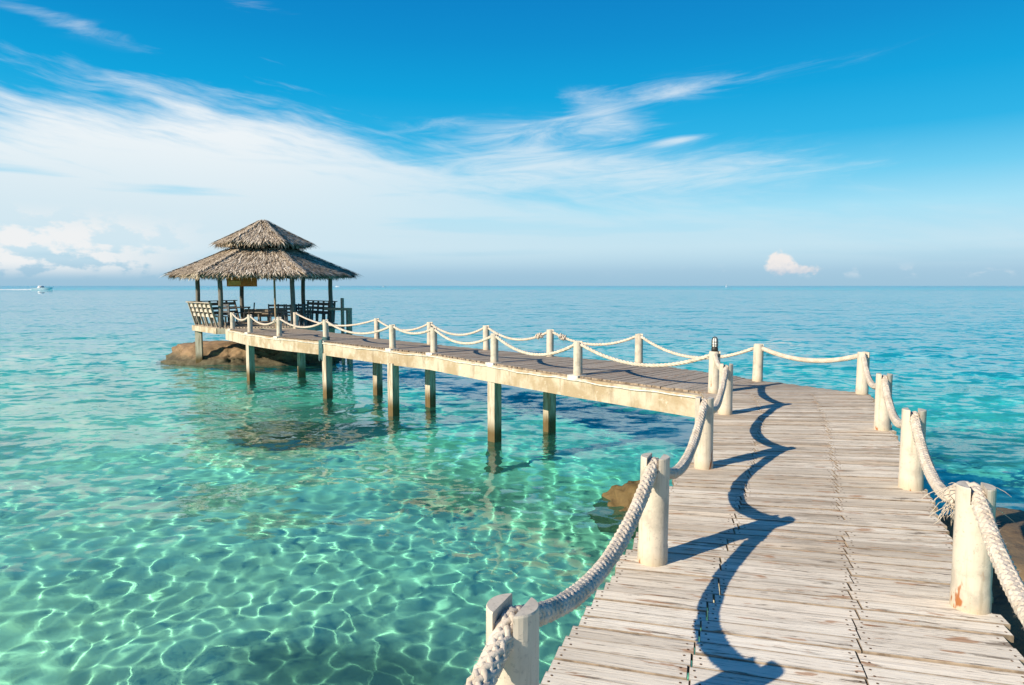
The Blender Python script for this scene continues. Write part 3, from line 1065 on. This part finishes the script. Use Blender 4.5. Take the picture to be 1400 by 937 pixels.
mb = MB()                                  # floor boards across the hexagon
nb = 52
for i in range(nb):
    yy = -3.0 + 6.0 * (i + .5) / nb
    hw = min(3.1, 3.1 - max(0, abs(yy) - 0) * .577) if True else 3
    w = 6.0 / nb / 2 - .006
    ang = PA[5] + R(30)
    rot = Matrix.Rotation(ang + math.pi / 2, 3, 'Z')
    mb.box(PC + rot @ Vector((0, yy * .895, -.02)), (2 * hw, 2 * w * .89, .036), rot)
pbuild(mb, 'floor', M['wood_pale'])
mb = MB()
for k in range(6):
    a, b = hx(3.06, k, -.15), hx(3.06, k + 1, -.15)
    mb.bar(a, b, .14, .23)
pbuild(mb, 'edge_beam', M['beam'])
for k in (0, 1, 2, 3):
    mb = MB()
    q = hx(2.86, k)
    mb.box((q.x, q.y, -1.7), (.26, .26, 2.85), Matrix.Rotation(PA[0], 3, 'Z'))
    o = pbuild(mb, 'pillar', M['pillar'])
    o.cycles.is_caustics_receiver = True
for k in range(6):
    mb = MB()
    q = hx(2.84, k)
    mb.tube([(q.x + .012 * math.sin(z * 3 + k), q.y, z) for z in np.linspace(0, 2.75, 9)], [.098 - .008 * i / 8 for i in range(9)], 12)
    pbuild(mb, 'column', M['log'])
mb = MB()
for k in range(6):
    mb.bar(hx(2.84, k, 2.55), hx(2.84, k + 1, 2.55), .09, .14)
    mb.bar(hx(3.8, k, 2.1), hx(1.2, k, 3.1), .07, .1)
pbuild(mb, 'roof_frame', M['log'])


def thatch(name, r0, z0, r1, z1, n, nf, drop=.0):
    mb = MB()
    th = .10
    prof = [(r0 - .03, z0 - .12), (r0 * .995, z0 + .05)]
    for i in range(1, 7):                 # slope, slightly hollow
        t = i / 6
        prof.append((r0 + (r1 - r0) * t, z0 + .05 + (z1 - z0 - .05) * (t - .025 * math.sin(math.pi * t))))
    rings = [[hx(r_, k, z_) for k in range(6)] for r_, z_ in prof]
    rings.append([hx(r0 - .2, k, z0 - .12) for k in range(6)])
    for A, B in zip(rings[:-1], rings[1:-1]):
        for k in range(6):
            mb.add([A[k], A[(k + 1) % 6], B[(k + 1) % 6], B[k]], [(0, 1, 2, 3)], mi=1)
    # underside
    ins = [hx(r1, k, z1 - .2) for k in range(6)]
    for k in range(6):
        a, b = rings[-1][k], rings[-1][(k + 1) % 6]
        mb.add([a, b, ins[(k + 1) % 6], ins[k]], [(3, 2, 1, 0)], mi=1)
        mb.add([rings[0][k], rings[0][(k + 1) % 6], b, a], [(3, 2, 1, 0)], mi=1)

    def surf(k, s, t):
        r_ = r0 + (r1 - r0) * t
        z_ = z0 + .05 + (z1 - z0 - .05) * (t - .025 * math.sin(math.pi * t))
        return hx(r_, k, z_).lerp(hx(r_, k + 1, z_), s)

    def blade(p, d, nrm, L, w, lift, rnd):
        side = d.cross(nrm).normalized()
        m_ = p + d * L * .55 + nrm * (lift * .8)
        e = p + d * L + nrm * lift + Vector((0, 0, -.06 * L))
        mb.add([p - side * w / 2, p + side * w / 2, m_ + side * w / 2, e, m_ - side * w / 2], [(0, 1, 2, 4), (4, 2, 3)], rnd=rnd)
    for _ in range(n):
        k = random.randrange(6)
        t = 1 - math.sqrt(random.uniform(max(r1 / r0, .0) ** 2, 1))
        t = t / (1 - r1 / r0)
        s = random.random()
        p = surf(k, s, t)
        dn = (surf(k, s, max(t - .02, -.01)) - p).normalized()
        ac = (hx(1, k + 1) - hx(1, k)).normalized()
        nrm = ac.cross(dn)
        if nrm.z < 0: nrm = -nrm
        row = (t * 9 + .12 * math.sin(s * 23 + k)) % 1
        d = (dn + ac * random.gauss(0, .20)).normalized()
        L = random.uniform(.22, .46)
        rv = min(1, max(0, random.gauss(.54, .3) - .12 * (row > .75)))
        L *= .75 + .5 * (row < .3)
        blade(p + nrm * random.uniform(0, .035), d, nrm, L, random.uniform(.02, .05), random.uniform(.0, .03), rv)
    for _ in range(nf):                     # ragged fringe at the eave
        k = random.randrange(6)
        s = random.random()
        p = surf(k, s, random.uniform(0, .03)) + Vector((0, 0, random.uniform(-.12, 0)))
        ac = (hx(1, k + 1) - hx(1, k)).normalized()
        out = (p - PC); out.z = 0; out.normalize()
        d = (Vector((0, 0, -1)) + out * random.uniform(.0, .9) + ac * random.gauss(0, .25)).normalized()
        L = random.choice((.10, .14, .16, .2, .2, .28)) * random.uniform(.8, 1.1)
        blade(p, d, out, L, random.uniform(.015, .05), random.uniform(0, .03), min(1, max(0, random.gauss(.55, .25))))
    for k in range(6):                      # hip caps
        for _ in range(int(n / 45)):
            t = random.random()
            p = surf(k, 0, t) + Vector((0, 0, .05))
            dn = (surf(k, 0, max(t - .02, -.01)) - p + Vector((0, 0, .05))).normalized()
            ac = (hx(1, k + 1) - hx(1, k - 1)).normalized()
            d = (dn + ac * random.gauss(0, .45)).normalized()
            blade(p, d, Vector((0, 0, 1)), random.uniform(.2, .4), random.uniform(.02, .05), .02, min(1, max(0, random.gauss(.6, .2))))
    return pbuild(mb, name, [M['thatch'], M['thatch_core']])


thatch('lower_roof', 3.96, 2.20, 1.40, 3.36, 15000, 3400)
thatch('upper_roof', 2.02, 3.56, .10, 4.60, 6500, 1700)
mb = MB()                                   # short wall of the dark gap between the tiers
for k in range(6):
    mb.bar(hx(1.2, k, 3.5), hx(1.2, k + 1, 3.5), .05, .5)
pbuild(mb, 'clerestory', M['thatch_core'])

# thin pole in front
mb = MB()
mb.tube([(-9.75, 28.1, -.05), (-9.78, 28.12, 1.0), (-9.8, 28.15, 2.45)], [.05, .045, .04], 8)
o = mb.build('pole', M['bamboo'])
tag(o, 'thin bamboo pole holding up the front eave of the pavilion', 'pole')

# hanging sign board under the roof
sg = empty('hanging_sign', (-11.55, 29.2, 1.87))
tag(sg, 'orange brown wooden board hanging under the pavilion roof', 'sign')
mb = MB(); mb.box((0, 0, 0), (1.28, .05, .40)); mb.build('board', M['sign'], sg)
mb = MB(); mb.box((-.3, -.03, -.05), (.55, .02, .2)); mb.build('panel', M['sign_light'], sg)
for x_ in (-.5, .5):
    mb = MB(); mb.tube([(x_, 0, .2), (x_, 0, .85)], .012, 5); mb.build('hanger', M['black'], sg)


# benches along the pavilion sides
def bench(k, label, slat, frame, frac=(.04, .96), h=1.0, nposts=6, lean=.30):
    a0, b0 = hx(2.98, k), hx(2.98, k + 1)
    a, b = a0.lerp(b0, frac[0]), a0.lerp(b0, frac[1])
    out = ((a + b) / 2 - PC); out.z = 0; out.normalize()
    t = (b - a).normalized()
    o = empty('bench', (a + b) / 2)
    tag(o, label, 'bench', 'benches round the pavilion edge')
    org = o.location.copy()

    def bl(mb, name, mat):
        mb.v = [tuple(Vector(q) - org) for q in mb.v]
        return mb.build(name, mat, o)
    L = (b - a).length
    for i in range(nposts):
        mb = MB()
        q = a + t * L * i / (nposts - 1)
        mb.bar(q + out * .02 + Vector((0, 0, .005)), q + out * lean + Vector((0, 0, h)), .07, .07, up=t)
        bl(mb, 'upright', frame)
    mb = MB()
    for f in (.46, .66, .86):
        z = h * f
        off = out * (.02 + (lean - .02) * f - .045)
        mb.bar(a + off + Vector((0, 0, z)), b + off + Vector((0, 0, z)), .03, .13)
    bl(mb, 'backrest', slat)
    mb = MB()
    mb.bar(a - t * .15 + out * lean + Vector((0, 0, h)), b + t * .12 + out * lean + Vector((0, 0, h)), .13, .04)
    bl(mb, 'top_rail', frame)
    mb = MB()
    for j in range(4):
        off = -out * (.06 + .11 * j)
        mb.bar(a + off + Vector((0, 0, .42)), b + off + Vector((0, 0, .42)), .10, .035)
    bl(mb, 'seat', slat)
    for i in range(4):
        mb = MB()
        q = a + t * L * (i + .15) / 3.3 - out * .36
        mb.bar(q, q + Vector((0, 0, .40)), .06, .06, up=t)
        bl(mb, 'leg', frame)
    return o


bench(3, 'whitewashed slatted bench along the left front side of the pavilion, leaning outwards', M['wood_white'], M['wood_pale'])
bench(2, 'dark slatted bench along the back left side of the pavilion', M['wood_grey'], M['wood_grey'])
bench(0, 'dark bench along the back right side of the pavilion', M['wood_blue'], M['wood_grey'], h=.98, lean=.1)
bench(1, 'low bench on the rear side of the pavilion facing the sea', M['wood_pale'], M['wood_pale'], (.35, .95), .55)


def make_chair():
    o = empty('chair')
    w, d, hs, hb = .46, .44, .44, .92
    mb = MB(); mb.box((0, 0, hs), (w, d, .04)); mb.build('seat', M['wood_blue'], o)
    for sx in (-1, 1):
        mb = MB(); mb.bar((sx * (w / 2 - .03), d / 2 - .03, 0), (sx * (w / 2 - .03), d / 2 - .03, hs - .02), .05, .05); mb.build('leg', M['wood_blue'], o)
        mb = MB(); mb.bar((sx * (w / 2 - .03), -d / 2 + .02, 0), (sx * (w / 2 - .03), -d / 2 - .06, hb), .05, .05); mb.build('leg', M['wood_blue'], o)
    mb = MB()
    for z in (.58, .72, .86):
        mb.box((0, -d / 2 - .03 - .03 * (z - .5), z), (w - .1, .025, .085))
    mb.build('backrest', M['wood_blue'], o)
    return o


ch0 = make_chair()
CH = [((-8.95, 29.35), 60, 'rightmost dark chair at the right side of the pavilion, back turned to the walkway'), ((-9.35, 29.0), 58, 'second dark chair from the right end of the pavilion row'),
      ((-9.75, 29.35), 75, 'third dark chair from the right end of the pavilion row'), ((-10.25, 29.4), 100, 'dark chair right behind the thin pole'),
      ((-12.25, 31.6), -160, 'dark chair alone beside the log column on the left half of the pavilion'), ((-9.2, 30.2), 95, 'dark chair at the far side of the right-hand table'), ((-12.4, 29.9), 70, 'dark chair drawn up behind the left front bench')]
for i, (p, a, lb) in enumerate(CH):
    o = ch0 if i == 0 else copy_tree(ch0)
    o.location = (p[0], p[1], 0)
    o.rotation_euler.z = R(a - 90)
    tag(o, lb, 'chair', 'dark chairs in the pavilion')


def make_table(loc, rz, label):
    o = empty('table', (loc[0], loc[1], 0), rz)
    tag(o, label, 'table', 'tables in the pavilion')
    mb = MB(); mb.box((0, 0, .73), (1.0, .7, .045)); mb.build('tabletop', M['wood_grey'], o)
    for sx in (-1, 1):
        for sy in (-1, 1):
            mb = MB(); mb.bar((sx * .43, sy * .29, 0), (sx * .43, sy * .29, .71), .06, .06); mb.build('leg', M['wood_grey'], o)
    return o


make_table((-12.35, 30.75), R(20), 'dark wooden table in the left half of the pavilion')
make_table((-9.35, 29.75), R(60), 'dark wooden table behind the row of chair backs on the right')

# wooden landing with steps on the right side of the pavilion
st = empty('boarding_steps', (-7.85, 30.6, 0))
tag(st, 'wooden boarding steps with a handrail frame at the right side of the pavilion', 'steps')


def sp(mb, name, mat=M['wood_pale']):
    mb.v = [tuple(Vector(q) - st.location) for q in mb.v]
    return mb.build(name, mat, st)


mb = MB(); mb.bar((-8.5, 30.9, .66), (-7.15, 30.25, .66), .14, .12); sp(mb, 'handrail')
for (x_, y_, t_, b_) in ((-7.2, 30.28, .72, -2.3), (-7.65, 30.7, 1.15, -2.3), (-7.45, 30.85, .6, -2.3)):
    mb = MB(); mb.bar((x_, y_, b_), (x_, y_, t_), .11, .11, up=(.4, .9, 0)); o = sp(mb, 'post', M['wood_pale']); o.cycles.is_caustics_receiver = True
for i in range(5):
    mb = MB(); mb.bar((-8.1 + .12 * i, 30.2 - .05 * i, -.15 - .32 * i), (-7.75 + .12 * i, 30.95 - .05 * i, -.15 - .32 * i), .24, .04); sp(mb, 'tread', M['wood_grey'])

# ------------------------------------------------------------------ boats far out
def motorboat(loc, L, rz, label, s=1.):
    o = empty('motorboat', loc, rz)
    tag(o, label, 'boat')
    n = 16
    vs, fs = [], []
    for i in range(n + 1):
        t = i / n
        bw = .15 * L * (1 - max(0, (t - .45) / .55) ** 2.2) + .002
        kz = -.02 * L + .05 * L * max(0, (t - .6) / .4) ** 2
        dz = .075 * L + .06 * L * t
        x_ = (t - .5) * L
        vs += [(x_, -bw, dz), (x_, -bw * .8, kz + .02 * L), (x_, 0, kz), (x_, bw * .8, kz + .02 * L), (x_, bw, dz)]
    for i in range(n):
        for k in range(5):
            k2 = (k + 1) % 5
            fs.append((i * 5 + k, i * 5 + k2, i * 5 + 5 + k2, i * 5 + 5 + k))
    fs.append((4, 3, 2, 1, 0))
    mb = MB(); mb.add(vs, fs, smooth=False); mb.build('hull', M['hull'], o)
    mb = MB(); mb.lathe([(.16 * L, .09 * L), (.14 * L, .19 * L), (.1 * L, .205 * L), (.0001, .21 * L)], 12, (-.08 * L, 0, 0)); mb.build('cabin', M['hull'], o)
    mb = MB(); mb.lathe([(.158 * L, .13 * L), (.150 * L, .165 * L)], 12, (-.075 * L, 0, 0)); mb.build('windscreen', M['hull_dark'], o)
    return o


motorboat((-430, 625, WATER_Z), 17, R(8), 'white speedboat running at the left edge of the sea with a foam trail')
motorboat((-768, 3000, WATER_Z), 20, R(-10), 'tiny white boat on the horizon just right of the pavilion roof')
motorboat((-470, 2500, WATER_Z), 12, R(10), 'tiny boat on the horizon midway between pavilion and picture centre')
mb = MB()
vs = []
for i in range(40):
    t = i / 39
    w = 1.2 + 2.2 * t
    hgt = .5 * (1 - t) ** .7 + .12
    cx = -439 - 62 * t
    cy = 624 - 6 * t
    vs += [(cx, cy - w, WATER_Z), (cx, cy - w * .4, WATER_Z + hgt + .15 * math.sin(i * 2.1)), (cx, cy + w * .4, WATER_Z + hgt), (cx, cy + w, WATER_Z)]
fs = [(i * 4 + k, i * 4 + k + 1, i * 4 + 5 + k, i * 4 + 4 + k) for i in range(39) for k in range(3)]
mb.add(vs, fs, smooth=True)
o = mb.build('wake', M['foam'])
tag(o, 'white foam trail behind the speedboat', kind='stuff')
# sailing boat near the horizon
sb = empty('sailboat', (880, 2800, WATER_Z), R(20))
tag(sb, 'tiny sailing boat on the horizon above the lamp post', 'boat')
mb = MB(); mb.tube([(-5, 0, .6), (-2, 0, .5), (2, 0, .55), (5.5, 0, .9)], [.6, 1.2, 1.1, .15], 8); mb.build('hull', M['hull'], sb)
mb = MB(); mb.tube([(0, 0, .8), (0, 0, 11)], .1, 6); mb.build('mast', M['hull_dark'], sb)
mb = MB(); mb.add([(-.1, .02, 1.8), (-4.2, .25, 1.9), (-.1, .02, 10.6), (-.1, -.03, 1.8), (-4.2, .18, 1.9), (-.1, -.03, 10.6)], [(0, 1, 2), (5, 4, 3), (0, 3, 4, 1), (1, 4, 5, 2)]); mb.build('sail', M['hull'], sb)
